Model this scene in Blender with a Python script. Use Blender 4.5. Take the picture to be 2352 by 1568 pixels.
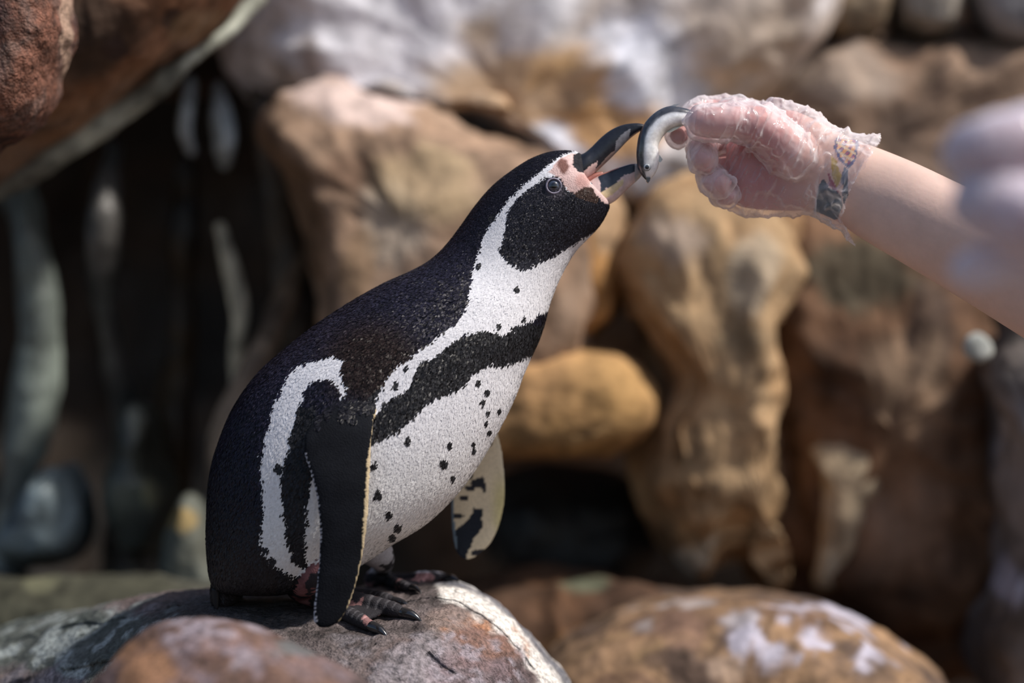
import bpy, bmesh, math
import numpy as np
from mathutils import Vector
from mathutils.bvhtree import BVHTree
from mathutils.kdtree import KDTree

# ------------------------------------------------------------------ camera, light, exposure
S = bpy.context.scene
for o in list(bpy.data.objects): bpy.data.objects.remove(o)
D0, ZC = 2.4, 0.65
cd = bpy.data.cameras.new('camera'); cam = bpy.data.objects.new('camera', cd)
S.collection.objects.link(cam); S.camera = cam
cam.location = (0, -D0, ZC); cam.rotation_euler = (math.pi/2, 0, 0)
cd.sensor_width = 36; cd.lens = 36*D0; cd.clip_start = .05; cd.clip_end = 60
cd.dof.use_dof = True; cd.dof.focus_distance = D0-.05; cd.dof.aperture_fstop = 1.75
SUN = Vector((.58, -.20, .77)).normalized()
w = bpy.data.worlds.new('sky'); S.world = w; w.use_nodes = True
nt = w.node_tree; bg = nt.nodes['Background']; sky = nt.nodes.new('ShaderNodeTexSky')
sky.sky_type = 'NISHITA'; sky.sun_disc = False
sky.sun_elevation = math.asin(SUN.z); sky.sun_rotation = math.atan2(SUN.x, SUN.y)
sky.dust_density = 2.0
nt.links.new(sky.outputs[0], bg.inputs[0]); bg.inputs[1].default_value = 0.115
sl = bpy.data.lights.new('sun', 'SUN'); so = bpy.data.objects.new('sun', sl); S.collection.objects.link(so)
sl.energy = 4.4; sl.angle = .06; sl.color = (1, .93, .84)
so.rotation_euler = SUN.to_track_quat('Z', 'Y').to_euler(); so.location = SUN*6
S.view_settings.view_transform = 'Standard'; S.view_settings.look = 'None'
S.view_settings.gamma = 1; S.view_settings.use_curve_mapping = False; S.view_settings.exposure = 0.0

# ------------------------------------------------------------------ maths helpers
PXM = 2352.0
def P(px, py, y=0.0):
    k = (D0+y)/D0
    return np.array([(px-1176)/PXM*k, y, ZC+(784-py)/PXM*k])
def unP(V, sym=False):
    y = -np.abs(V[:, 1]) if sym else V[:, 1]
    k = (D0+y)/D0
    return np.stack([1176+V[:, 0]/k*PXM, 784-(V[:, 2]-ZC)/k*PXM], 1)
def ss(a, b, x):
    t = np.clip((x-a)/(b-a), 0, 1); return t*t*(3-2*t)
def _hash(i, j, k, seed):
    h = (i*374761393 + j*668265263 + k*2147483647 + seed*974711) & 0xffffffff
    h = ((h ^ (h >> 13))*1274126177) & 0xffffffff
    h = ((h ^ (h >> 16))*2246822519) & 0xffffffff
    return ((h ^ (h >> 15)) & 0xffffff)/float(0xffffff)
def vnoise(Q, seed=0):
    F = np.floor(Q).astype(np.int64); f = Q-F; f = f*f*f*(f*(f*6-15)+10)
    r = 0
    for a in (0, 1):
        for b in (0, 1):
            for c in (0, 1):
                wgt = (f[:, 0] if a else 1-f[:, 0])*(f[:, 1] if b else 1-f[:, 1])*(f[:, 2] if c else 1-f[:, 2])
                r = r + wgt*_hash(F[:, 0]+a, F[:, 1]+b, F[:, 2]+c, seed)
    return r*2-1
def fbm(V, scale, octv=4, seed=0, ridged=False):
    r = 0; amp = 1; tot = 0; Q = V*scale + 100.3
    for o in range(octv):
        n = vnoise(Q, seed+o*17)
        if ridged: n = 1-2*np.abs(n)
        r = r+n*amp; tot += amp; amp *= .5; Q = Q*2.03+7.1
    return r/tot
def sdf(pts, poly):
    """signed distance, positive inside"""
    poly = np.array(poly, float); x, y = pts[:, 0], pts[:, 1]
    d = np.full(len(pts), 1e9); ins = np.zeros(len(pts), bool)
    for i in range(len(poly)):
        a = poly[i]; b = poly[(i+1) % len(poly)]; e = b-a
        t = np.clip(((x-a[0])*e[0]+(y-a[1])*e[1])/(e@e+1e-9), 0, 1)
        d = np.minimum(d, np.hypot(x-a[0]-t*e[0], y-a[1]-t*e[1]))
        c = ((a[1] > y) != (b[1] > y))
        with np.errstate(divide='ignore', invalid='ignore'):
            c &= x < (b[0]-a[0])*(y-a[1])/(b[1]-a[1]+1e-12)+a[0]
        ins ^= c
    return np.where(ins, d, -d)
def cr(K, n, closed=False):
    """Catmull-Rom resample of rows of K to n rows"""
    K = np.array(K, float); m = len(K)
    if closed:
        t = np.arange(n)/n*m; i = np.floor(t).astype(int); f = (t-i)[:, None]
        g = lambda j: K[(i+j) % m]
    else:
        t = np.linspace(0, m-1, n); i = np.minimum(np.floor(t).astype(int), m-2); f = (t-i)[:, None]
        E = np.vstack([2*K[0]-K[1], K, 2*K[-1]-K[-2]]); g = lambda j: E[i+j+1]
    p0, p1, p2, p3 = g(-1), g(0), g(1), g(2)
    return .5*((2*p1)+(p2-p0)*f+(2*p0-5*p1+4*p2-p3)*f*f+(3*p1-p0-3*p2+p3)*f**3)

# ------------------------------------------------------------------ mesh helpers
def mesh_of(name, V, F):
    me = bpy.data.meshes.new(name); me.from_pydata(np.asarray(V).tolist(), [], [list(map(int, f)) for f in F]); me.update()
    return me
def setcol(me, C, name='Col'):
    a = me.color_attributes.new(name, 'FLOAT_COLOR', 'POINT')
    C = np.asarray(C, float)
    if C.shape[1] == 3: C = np.hstack([C, np.ones((len(C), 1))])
    a.data.foreach_set('color', np.clip(C, 0, 1).astype(np.float32).ravel())
def verts(me):
    a = np.empty(len(me.vertices)*3, np.float32); me.vertices.foreach_get('co', a); return a.reshape(-1, 3).astype(float)
def vnormals(me):
    a = np.empty(len(me.vertices)*3, np.float32); me.vertices.foreach_get('normal', a); return a.reshape(-1, 3).astype(float)
def put(me, mat, name, parent=None, label=None, cat=None, group=None, kind=None, smooth=True, origin=None):
    """link a mesh given in world coordinates as an object whose origin is at its base"""
    V = verts(me)
    og = np.array(origin) if origin is not None else np.array([*(V[:, :2].min(0)+V[:, :2].max(0))/2, V[:, 2].min()])
    me.vertices.foreach_set('co', (V-og).astype(np.float32).ravel()); me.update()
    if smooth: me.polygons.foreach_set('use_smooth', [True]*len(me.polygons))
    me.materials.append(mat)
    o = bpy.data.objects.new(name, me); S.collection.objects.link(o)
    if parent:
        o.parent = parent; w = Vector((0, 0, 0)); p = parent
        while p: w += p.location; p = p.parent
        o.location = Vector(og)-w
    else: o.location = og
    if label: o['label'] = label
    if cat: o['category'] = cat
    if group: o['group'] = group
    if kind: o['kind'] = kind
    return o
def ringfaces(n, m, off=0, capa=None, capb=None):
    F = []
    for i in range(n-1):
        for j in range(m):
            F.append((off+i*m+j, off+i*m+(j+1) % m, off+(i+1)*m+(j+1) % m, off+(i+1)*m+j))
    if capa is not None: F += [(capa, off+(j+1) % m, off+j) for j in range(m)]
    if capb is not None: F += [(capb, off+(n-1)*m+j, off+(n-1)*m+(j+1) % m) for j in range(m)]
    return F
def loft(secs, n=60, m=48, e=1.0, tilt=None):
    """secs rows: ax, ay, bx, by (pixels), w (depth half width, pixels), y (depth)."""
    K = cr(secs, n); th = np.arange(m)/m*2*math.pi
    V = []; U = []
    c, s = np.cos(th), np.sin(th)
    c = np.sign(c)*np.abs(c)**e; s = np.sign(s)*np.abs(s)**e
    for i, r in enumerate(K):
        A = P(r[0], r[1], r[5]); B = P(r[2], r[3], r[5]); C = (A+B)/2; h = (B-A)/2; wv = np.array([0, max(r[4], .3)/PXM, 0])
        V.append(C + c[:, None]*h + s[:, None]*wv)
        U += [(i/(n-1), t) for t in th]
    V = np.concatenate(V); k = len(V)
    V = np.vstack([V, V[:m].mean(0), V[-m:].mean(0)]); U += [(0, 0), (1, 0)]
    return V, ringfaces(n, m, 0, k, k+1), np.array(U)
def tube(path, rad, n=40, m=20, flat=1.0, rfun=None):
    """path: 3D points, rad metres"""
    K = cr(np.hstack([np.array(path, float), np.array(rad, float)[:, None]]), n)
    p = K[:, :3]; r = np.maximum(K[:, 3], 1e-4); T = np.gradient(p, axis=0); T /= np.linalg.norm(T, axis=1)[:, None]
    ref = np.array([0, 1., 0]) if abs(T[0][1]) < .8 else np.array([0, 0, 1.])
    V = []; U = []; th = np.arange(m)/m*2*math.pi; N = ref
    for i in range(n):
        N = N-T[i]*(N@T[i]); N /= np.linalg.norm(N); B = np.cross(T[i], N)
        rr = r[i]*(rfun(i/(n-1)) if rfun else 1)
        V.append(p[i]+rr*(np.cos(th)[:, None]*N+np.sin(th)[:, None]*B*flat)); U += [(i/(n-1), t) for t in th]
    # rounded ends
    V = np.concatenate(V); k = len(V)
    V = np.vstack([V, p[0]-T[0]*r[0]*.8, p[-1]+T[-1]*r[-1]*.8]); U += [(0, 0), (1, 0)]
    return V, ringfaces(n, m, 0, k, k+1), np.array(U)
def ptube(pts, **k):
    """pts rows: px, py, depth y, radius px"""
    return tube([P(a[0], a[1], a[2]) for a in pts], [a[3]/PXM for a in pts], **k)
def join(parts):
    V = []; F = []; o = 0
    for v, f in parts:
        V.append(v); F += [tuple(i+o for i in t) for t in f]; o += len(v)
    return np.vstack(V), F
def remesh(parts, vox, smooth=4, fac=.5):
    V, F = join(parts); me = mesh_of('tmp', V, F)
    bm = bmesh.new(); bm.from_mesh(me); bmesh.ops.recalc_face_normals(bm, faces=bm.faces); bm.to_mesh(me); bm.free()
    o = bpy.data.objects.new('tmp', me); S.collection.objects.link(o)
    md = o.modifiers.new('r', 'REMESH'); md.mode = 'VOXEL'; md.voxel_size = vox; md.adaptivity = 0
    if smooth:
        sm = o.modifiers.new('s', 'SMOOTH'); sm.factor = fac; sm.iterations = smooth
    dg = bpy.context.evaluated_depsgraph_get(); dg.update()
    r = bpy.data.meshes.new_from_object(o.evaluated_get(dg)); bpy.data.objects.remove(o); bpy.data.meshes.remove(me)
    return r
def kd_of(V):
    k = KDTree(len(V))
    for i, v in enumerate(V): k.insert(v, i)
    k.balance(); return k
def nearest(kd, V): return np.array([kd.find(v)[1] for v in V])

# ------------------------------------------------------------------ materials
def newmat(name):
    m = bpy.data.materials.new(name); m.use_nodes = True; t = m.node_tree
    return m, t, t.nodes['Principled BSDF']
def bumpchain(t, bsdf, layers, coord='Object'):
    tc = t.nodes.new('ShaderNodeTexCoord'); prev = None
    for typ, sc, st, dist in layers:
        if typ == 'noise':
            n = t.nodes.new('ShaderNodeTexNoise'); n.inputs['Scale'].default_value = sc; n.inputs['Detail'].default_value = 6; out = n.outputs['Fac']
        else:
            n = t.nodes.new('ShaderNodeTexVoronoi'); n.inputs['Scale'].default_value = sc; out = n.outputs['Distance']
        t.links.new(tc.outputs[coord], n.inputs['Vector'])
        b = t.nodes.new('ShaderNodeBump'); b.inputs['Strength'].default_value = st; b.inputs['Distance'].default_value = dist
        t.links.new(out, b.inputs['Height'])
        if prev: t.links.new(prev.outputs[0], b.inputs['Normal'])
        prev = b
    if prev: t.links.new(prev.outputs[0], bsdf.inputs['Normal'])
def vmat(name, rough=.6, spec=.4, bump=(), speck=0, speck_scale=200, coat=0, sss=0, sheen=0, metal=0):
    m, t, b = newmat(name)
    a = t.nodes.new('ShaderNodeAttribute'); a.attribute_name = 'Col'; src = a.outputs['Color']
    if speck:
        tc = t.nodes.new('ShaderNodeTexCoord'); n = t.nodes.new('ShaderNodeTexNoise'); n.inputs['Scale'].default_value = speck_scale
        n.inputs['Detail'].default_value = 8; n.inputs['Roughness'].default_value = .7
        t.links.new(tc.outputs['Object'], n.inputs['Vector'])
        r = t.nodes.new('ShaderNodeMapRange'); r.inputs[1].default_value = .3; r.inputs[2].default_value = .7
        r.inputs[3].default_value = 1-speck; r.inputs[4].default_value = 1+speck
        t.links.new(n.outputs['Fac'], r.inputs[0])
        mx = t.nodes.new('ShaderNodeVectorMath'); mx.operation = 'SCALE'
        t.links.new(src, mx.inputs[0]); t.links.new(r.outputs[0], mx.inputs['Scale']); src = mx.outputs[0]
    t.links.new(src, b.inputs['Base Color'])
    b.inputs['Roughness'].default_value = rough; b.inputs['Specular IOR Level'].default_value = spec
    b.inputs['Coat Weight'].default_value = coat; b.inputs['Coat Roughness'].default_value = .08
    b.inputs['Metallic'].default_value = metal; b.inputs['Sheen Weight'].default_value = sheen
    if sss:
        b.inputs['Subsurface Weight'].default_value = sss; b.inputs['Subsurface Radius'].default_value = (.01, .004, .002)
        b.inputs['Subsurface Scale'].default_value = .5
    bumpchain(t, b, bump)
    return m
M = dict(
    rock=vmat('rough_rock', .85, .25, [('noise', 9, .5, .03), ('noise', 45, .5, .006)], .35, 30),
    fine=vmat('grainy_rock', .72, .4, [('noise', 28, .6, .01), ('noise', 110, .9, .005), ('noise', 420, .9, .002), ('voronoi', 330, .5, .0015)], .75, 190),
    wet=vmat('wet_dark_rock', .42, .5, [('noise', 7, .6, .04), ('noise', 30, .5, .01)], .4, 14),
    feather=vmat('feather', .45, .2, (), .12, 300),
    skinbird=vmat('bird_skin', .5, .4, [('noise', 260, .5, .0015)], .25, 180),
    plum=vmat('plumage_base', .7, .05, [('voronoi', 700, .5, .0006)], .15, 300),
    beak=vmat('beak_horn', .3, .4, [('noise', 120, .35, .0015)], .3, 90, coat=.12),
    claw=vmat('claw_horn', .15, .6, (), .1, 90, coat=.6),
    eye=vmat('eye', .05, .6, (), 0, coat=1),
    fish=vmat('fish_skin', .2, .6, [('noise', 90, .25, .002)], .25, 150, coat=.6, metal=.12),
    skin=vmat('human_skin', .5, .35, [('noise', 160, .15, .0015)], .05, 60, sss=.15),
)
def glove_mat(nm='thin_plastic_glove', lo=.16, colr=(.95, .93, .96, 1)):
    m, t, b = newmat(nm)
    out = t.nodes['Material Output']
    b.inputs['Base Color'].default_value = colr; b.inputs['Roughness'].default_value = .13
    b.inputs['Specular IOR Level'].default_value = .7
    tr = t.nodes.new('ShaderNodeBsdfTranslucent'); tr.inputs[0].default_value = (.95, .92, .95, 1)
    tp = t.nodes.new('ShaderNodeBsdfTransparent'); tp.inputs[0].default_value = (1, .96, .97, 1)
    m1 = t.nodes.new('ShaderNodeMixShader'); m1.inputs[0].default_value = .3
    m2 = t.nodes.new('ShaderNodeMixShader')
    t.links.new(b.outputs[0], m1.inputs[1]); t.links.new(tr.outputs[0], m1.inputs[2])
    t.links.new(tp.outputs[0], m2.inputs[1]); t.links.new(m1.outputs[0], m2.inputs[2]); t.links.new(m2.outputs[0], out.inputs[0])
    tc = t.nodes.new('ShaderNodeTexCoord'); mp = t.nodes.new('ShaderNodeMapping')
    mp.inputs['Scale'].default_value = (1, 1, .45); mp.inputs['Rotation'].default_value = (0, .5, 0)
    t.links.new(tc.outputs['Object'], mp.inputs[0])
    def nz(sc, dist):
        n = t.nodes.new('ShaderNodeTexNoise'); n.noise_type = 'RIDGED_MULTIFRACTAL'; n.inputs['Scale'].default_value = sc
        n.inputs['Detail'].default_value = 3; n.inputs['Distortion'].default_value = dist
        t.links.new(mp.outputs[0], n.inputs['Vector']); return n
    n1 = nz(48, .9); n2 = nz(135, .7)
    bp = t.nodes.new('ShaderNodeBump'); bp.inputs['Strength'].default_value = 1; bp.inputs['Distance'].default_value = .004
    b2 = t.nodes.new('ShaderNodeBump'); b2.inputs['Strength'].default_value = .9; b2.inputs['Distance'].default_value = .002
    t.links.new(n1.outputs['Fac'], bp.inputs['Height']); t.links.new(n2.outputs['Fac'], b2.inputs['Height'])
    t.links.new(bp.outputs[0], b2.inputs['Normal']); t.links.new(b2.outputs[0], b.inputs['Normal']); t.links.new(bp.outputs[0], tr.inputs['Normal'])
    fr = t.nodes.new('ShaderNodeLayerWeight'); fr.inputs[0].default_value = .45
    ad = t.nodes.new('ShaderNodeMapRange'); ad.inputs[1].default_value = .45; ad.inputs[2].default_value = 1.6; ad.inputs[3].default_value = lo; ad.inputs[4].default_value = .85
    t.links.new(n1.outputs['Fac'], ad.inputs[0])
    s = t.nodes.new('ShaderNodeMath'); s.operation = 'MULTIPLY_ADD'; s.inputs[1].default_value = .95; s.use_clamp = True
    t.links.new(fr.outputs['Facing'], s.inputs[0]); t.links.new(ad.outputs[0], s.inputs[2]); t.links.new(s.outputs[0], m2.inputs[0])
    return m
M['glove'] = glove_mat(); M['glove_thick'] = glove_mat('loose_plastic_glove', .5, (.86, .84, .96, 1))

# ------------------------------------------------------------------ rocks
def rockcolor(V, Q, cols, blobs, seed, nscale):
    n = fbm(V, nscale, 5, seed); n2 = fbm(V, nscale*2.7, 4, seed+50)
    c = np.array(cols, float); k = len(c)-1
    t = np.clip((n*1.5+.5)*k, 0, k-1e-6) if k else np.zeros(len(V)); i = t.astype(int); f = (t-i)[:, None]
    C = c[i]*(1-f)+c[np.minimum(i+1, k)]*f
    C = C*(1+.35*n2[:, None])
    st = fbm(V*np.array([1, 1, .4]), nscale*4, 4, seed+80, True); C = C*(1-.45*ss(.45, .8, st)[:, None])
    for bl in blobs:
        bx, by, rx, ry, col, st = bl[:6]
        d = np.hypot((Q[:, 0]-bx)/rx, (Q[:, 1]-by)/ry) + .55*n2+.35*n
        a = (ss(1.15, .75, d)*st)[:, None]
        if len(bl) > 6: a = a*ss(-.02, .2, fbm(V, bl[6], 4, seed+31))[:, None]
        C = C*(1-a)+np.array(col)*(1+.25*n[:, None])*a
    return C
def boulder(name, label, outline, y, T, cols, blobs=(), seed=0, amp=.012, e=.62, nsc=5, mat='rock', M_=150, N_=50, center=None, ybend=None, kind=None, cat='rock', group=None, fine=0):
    O = cr(outline, M_, closed=True)
    C0 = np.array(center) if center else O.mean(0)
    far = y >= .84 and mat == 'rock' and T > .1
    if far:
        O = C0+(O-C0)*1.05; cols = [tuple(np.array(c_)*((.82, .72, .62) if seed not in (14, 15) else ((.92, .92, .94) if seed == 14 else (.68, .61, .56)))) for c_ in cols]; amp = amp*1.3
    hN = N_//4; q_ = np.concatenate([np.arcsin(np.linspace(0, 1, hN+1)[1:]**(1/e)), np.arccos(np.linspace(0, 1, hN+1)[1:-1]**(1/e))]); q_ = np.sort(q_[q_ > .002])
    ph = np.concatenate([q_, (math.pi-q_[:-1])[::-1]]); V = []
    def pos(q, dy):
        yy = y + (ybend(q[:, 0]) if ybend else np.zeros(len(q)))
        k = (D0+yy)/D0
        return np.stack([(q[:, 0]-1176)/PXM*k, yy+dy, ZC+(784-q[:, 1])/PXM*k], 1)
    for a in ph:
        r = math.sin(a)**e; d = -T*math.copysign(abs(math.cos(a))**e, math.cos(a))
        V.append(pos(C0+(O-C0)*r, d*.6 if (d > 0 and far and seed != 40) else d))
    V = np.vstack(V); k = len(V)
    V = np.vstack([V, pos(C0[None], -T), pos(C0[None], T)])
    F = ringfaces(len(ph), M_, 0, k, k+1)
    me = mesh_of(name, V, F)
    bm = bmesh.new(); bm.from_mesh(me); bmesh.ops.recalc_face_normals(bm, faces=bm.faces); bm.to_mesh(me); bm.free()
    N = vnormals(me); sz = 1.0/max(T, .05)
    dsp = amp*(fbm(V, 4.5, 5, seed+3)*1.4 + .7*(fbm(V, 7, 4, seed+9, True)-.3))
    if far: dsp = dsp+amp*.45*fbm(V*np.array([1, 1, .5]), 14, 4, seed+13)
    if fine: dsp = dsp+fine*fbm(V, 60, 4, seed+21)+fine*.8*np.maximum(0, fbm(V, 22, 3, seed+29, True)-.2)
    V2 = V+N*dsp[:, None]
    me.vertices.foreach_set('co', V2.astype(np.float32).ravel()); me.update()
    setcol(me, rockcolor(V, unP(V), cols, blobs, seed, nsc))
    return put(me, M[mat], name, label=label, cat=None if kind else cat, group=group, kind=kind or 'thing')
def column(name, label, pts, cols, seed, mat='wet', amp=.01, flat=.8, group=None):
    """pillar or hanging rock along a path of px, py, y, radius px"""
    V, F, U = ptube(pts, n=50, m=36, flat=flat); me = mesh_of(name, V, F)
    bm = bmesh.new(); bm.from_mesh(me); bmesh.ops.recalc_face_normals(bm, faces=bm.faces); bm.to_mesh(me); bm.free()
    N = vnormals(me); V2 = V+N*(amp*(fbm(V*np.array([1, 1, .5]), 14, 4, seed)*1.6))[:, None]
    me.vertices.foreach_set('co', V2.astype(np.float32).ravel()); me.update()
    setcol(me, rockcolor(V, unP(V), cols, (), seed, 8))
    return put(me, M[mat], name, label=label, cat='rock', group=group, kind='thing')

PALE = (.60, .60, .66); WHITE = (.78, .76, .78); TAN = (.42, .31, .21); OCH = (.50, .30, .13); BRN = (.20, .12, .075)
DBR = (.09, .055, .038); GRY = (.27, .24, .22); DGR = (.045, .045, .045); GRN = (.12, .14, .12); RED = (.20, .085, .055)
LAV = (.50, .47, .58); BLK = (.02, .02, .02)

# ground and the rock face far behind (setting)
def grid(name, fn, nu, nv):
    u, v = np.meshgrid(np.linspace(0, 1, nu), np.linspace(0, 1, nv)); u = u.ravel(); v = v.ravel(); V = fn(u, v)
    F = [(j*nu+i, j*nu+i+1, (j+1)*nu+i+1, (j+1)*nu+i) for j in range(nv-1) for i in range(nu-1)]
    return V, mesh_of(name, V, F)
def fl(u, v):
    V = np.stack([(u-.5)*7, -2.2+v*5.2, 0*u], 1); V[:, 2] = .03*fbm(V, 2.5, 5, 4)-.02; return V
V, me = grid('floor', fl, 160, 120); setcol(me, rockcolor(V, unP(V), [DBR, BRN, GRY], (), 5, 3))
put(me, M['rock'], 'floor', kind='structure', label='rough dark stony ground of the enclosure')
def wl(u, v):
    V = np.stack([(u-.5)*6, 1.75-1.1*np.abs(u-.5)**2*4, v*2.0-.05], 1)
    V[:, 1] += -.35*ss(.25, .9, v)*ss(.0, .3, u)+.12*fbm(V, 2.2, 5, 8); return V
V, me = grid('wall_back', wl, 200, 100); setcol(me, rockcolor(V, unP(V), [BLK, DGR, (.06, .045, .035), DGR], (), 9, 2.5)*(1+ss(-.3, .1, V[:, 0])[:, None]*np.array([2.6, 1.6, .9])))  # near-black on the left: the cave's darkness is put into the colour
put(me, M['rock'], 'wall_back', kind='structure', label='dark brown rock face behind the boulders')

R = 'boulders of the rock wall'
boulder('boulder', 'dark reddish rough rock at the top left corner, the sharpest rock above the cave', [(-420, -420), (60, -460), (130, -200), (152, -20), (160, 60), (148, 115), (118, 175), (100, 240), (55, 300), (0, 325), (-150, 380)],
        .12, .10, [(.07, .03, .025), RED, (.17, .10, .08), RED], [(148, 60, 14, 130, (.5, .34, .25), .8)], 11, .008, mat='fine', nsc=14, M_=240, N_=90, group=R, fine=.003)  # the pale strip paints the sunlit right edge
boulder('rock_slab', 'large orange-brown slab overhanging the dark cave at upper left', [(-420, -520), (300, -560), (600, -300), (580, -70), (540, -5), (480, 50), (400, 105), (300, 175), (190, 240), (60, 305), (-200, 420)],
        .5, .18, [DBR, (.30, .15, .085), (.34, .19, .11), (.22, .14, .10)], [(395, 40, 26, 30, (.05, .03, .025), .9), (255, 95, 22, 18, (.06, .035, .03), .8), (480, 70, 90, 40, (.36, .24, .14), .6)], 12, .02, group=R)
column('rock_seam', 'pale grey-green seam running under the brown slab', [(-160, 560, .6, 45), (0, 425, .6, 46), (120, 358, .6, 40), (220, 298, .6, 38), (310, 236, .6, 36), (390, 176, .6, 34), (450, 128, .62, 32), (520, 70, .65, 30), (580, -10, .7, 34)],
       [(.16, .16, .14), (.42, .44, .38), (.30, .31, .26)], 13, mat='rock', group=R)
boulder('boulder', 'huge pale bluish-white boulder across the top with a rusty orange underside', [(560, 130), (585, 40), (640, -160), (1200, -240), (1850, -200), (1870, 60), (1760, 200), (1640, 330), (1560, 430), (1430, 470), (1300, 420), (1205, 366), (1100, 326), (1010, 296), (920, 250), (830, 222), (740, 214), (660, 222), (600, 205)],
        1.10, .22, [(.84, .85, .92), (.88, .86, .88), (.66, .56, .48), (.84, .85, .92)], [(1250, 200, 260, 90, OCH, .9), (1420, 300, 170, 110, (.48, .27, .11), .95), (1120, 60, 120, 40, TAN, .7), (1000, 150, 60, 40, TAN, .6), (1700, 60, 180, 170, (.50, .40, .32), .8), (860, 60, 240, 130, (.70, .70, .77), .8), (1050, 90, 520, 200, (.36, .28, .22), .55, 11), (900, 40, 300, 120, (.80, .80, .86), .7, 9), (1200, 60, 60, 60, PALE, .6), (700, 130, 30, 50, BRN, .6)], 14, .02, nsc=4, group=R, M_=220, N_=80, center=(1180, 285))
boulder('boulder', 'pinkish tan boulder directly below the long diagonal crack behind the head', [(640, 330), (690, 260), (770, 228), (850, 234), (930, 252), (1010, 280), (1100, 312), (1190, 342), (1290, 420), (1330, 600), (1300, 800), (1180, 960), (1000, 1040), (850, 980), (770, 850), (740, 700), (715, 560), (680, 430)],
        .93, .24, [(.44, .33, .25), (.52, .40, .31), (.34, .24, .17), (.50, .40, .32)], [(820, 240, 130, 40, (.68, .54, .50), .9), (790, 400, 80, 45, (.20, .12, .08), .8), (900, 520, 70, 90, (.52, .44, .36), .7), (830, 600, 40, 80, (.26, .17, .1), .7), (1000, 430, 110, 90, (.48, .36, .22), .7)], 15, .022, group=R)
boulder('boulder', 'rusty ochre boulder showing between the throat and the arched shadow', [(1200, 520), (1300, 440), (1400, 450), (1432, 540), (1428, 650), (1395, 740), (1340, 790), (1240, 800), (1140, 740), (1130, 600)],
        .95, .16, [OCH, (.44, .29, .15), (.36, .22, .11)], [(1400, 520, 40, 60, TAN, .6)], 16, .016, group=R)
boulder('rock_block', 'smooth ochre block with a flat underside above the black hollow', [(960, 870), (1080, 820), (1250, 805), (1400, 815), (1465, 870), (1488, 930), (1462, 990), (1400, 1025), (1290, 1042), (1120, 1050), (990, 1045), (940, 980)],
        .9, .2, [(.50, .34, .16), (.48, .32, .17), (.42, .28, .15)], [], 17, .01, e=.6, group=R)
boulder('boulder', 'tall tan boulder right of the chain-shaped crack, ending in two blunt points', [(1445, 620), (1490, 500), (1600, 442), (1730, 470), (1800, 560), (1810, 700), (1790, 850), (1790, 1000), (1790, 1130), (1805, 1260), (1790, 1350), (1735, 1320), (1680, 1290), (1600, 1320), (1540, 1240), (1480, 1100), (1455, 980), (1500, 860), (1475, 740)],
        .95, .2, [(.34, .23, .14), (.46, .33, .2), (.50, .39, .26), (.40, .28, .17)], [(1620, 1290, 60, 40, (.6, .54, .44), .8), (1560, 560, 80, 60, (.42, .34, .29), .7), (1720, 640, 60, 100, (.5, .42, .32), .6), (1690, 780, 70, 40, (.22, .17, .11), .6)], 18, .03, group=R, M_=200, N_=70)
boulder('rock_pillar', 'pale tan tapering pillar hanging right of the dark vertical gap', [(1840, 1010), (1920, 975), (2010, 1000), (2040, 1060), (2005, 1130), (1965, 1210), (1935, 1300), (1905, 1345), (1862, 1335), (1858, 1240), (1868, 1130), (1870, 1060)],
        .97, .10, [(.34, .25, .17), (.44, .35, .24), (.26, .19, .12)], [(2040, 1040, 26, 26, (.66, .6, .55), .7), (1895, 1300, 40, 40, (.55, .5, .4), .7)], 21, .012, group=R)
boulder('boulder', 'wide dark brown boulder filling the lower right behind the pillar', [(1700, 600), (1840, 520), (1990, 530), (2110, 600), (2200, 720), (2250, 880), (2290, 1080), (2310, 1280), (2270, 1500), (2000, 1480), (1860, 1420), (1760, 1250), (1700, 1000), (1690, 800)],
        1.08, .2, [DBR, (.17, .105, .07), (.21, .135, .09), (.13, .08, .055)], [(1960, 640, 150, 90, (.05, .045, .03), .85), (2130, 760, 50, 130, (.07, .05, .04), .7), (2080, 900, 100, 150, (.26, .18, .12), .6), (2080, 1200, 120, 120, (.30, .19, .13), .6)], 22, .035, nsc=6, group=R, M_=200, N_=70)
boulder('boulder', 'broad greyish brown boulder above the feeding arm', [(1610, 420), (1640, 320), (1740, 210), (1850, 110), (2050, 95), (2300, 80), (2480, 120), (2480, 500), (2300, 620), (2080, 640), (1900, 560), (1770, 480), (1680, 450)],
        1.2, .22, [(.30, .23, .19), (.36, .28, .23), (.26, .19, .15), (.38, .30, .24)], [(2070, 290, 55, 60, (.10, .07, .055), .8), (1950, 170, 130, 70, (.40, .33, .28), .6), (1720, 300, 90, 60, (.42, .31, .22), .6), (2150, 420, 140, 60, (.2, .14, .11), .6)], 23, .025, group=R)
for i, (lb, ol, cc) in enumerate([
    ('brown rounded stone at the top edge, leftmost of three in the upper right', [(1860, -90), (2000, -100), (2040, -10), (2020, 80), (1930, 108), (1850, 70), (1820, -10)], [(.24, .18, .12), (.32, .25, .18)]),
    ('grey-tan stone at the top edge, middle of three in the upper right', [(2060, -90), (2180, -90), (2205, 10), (2190, 80), (2110, 105), (2050, 70), (2040, -10)], [(.30, .27, .23), (.38, .34, .3)]),
    ('grey stone in the top right corner, rightmost of three', [(2240, -80), (2420, -90), (2430, 60), (2350, 110), (2270, 90), (2225, 20)], [(.22, .21, .21), (.33, .32, .33)])]):
    boulder('stone', lb, ol, 1.1, .1, cc, [], 30+i, .012, group='stones along the top edge')
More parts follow.
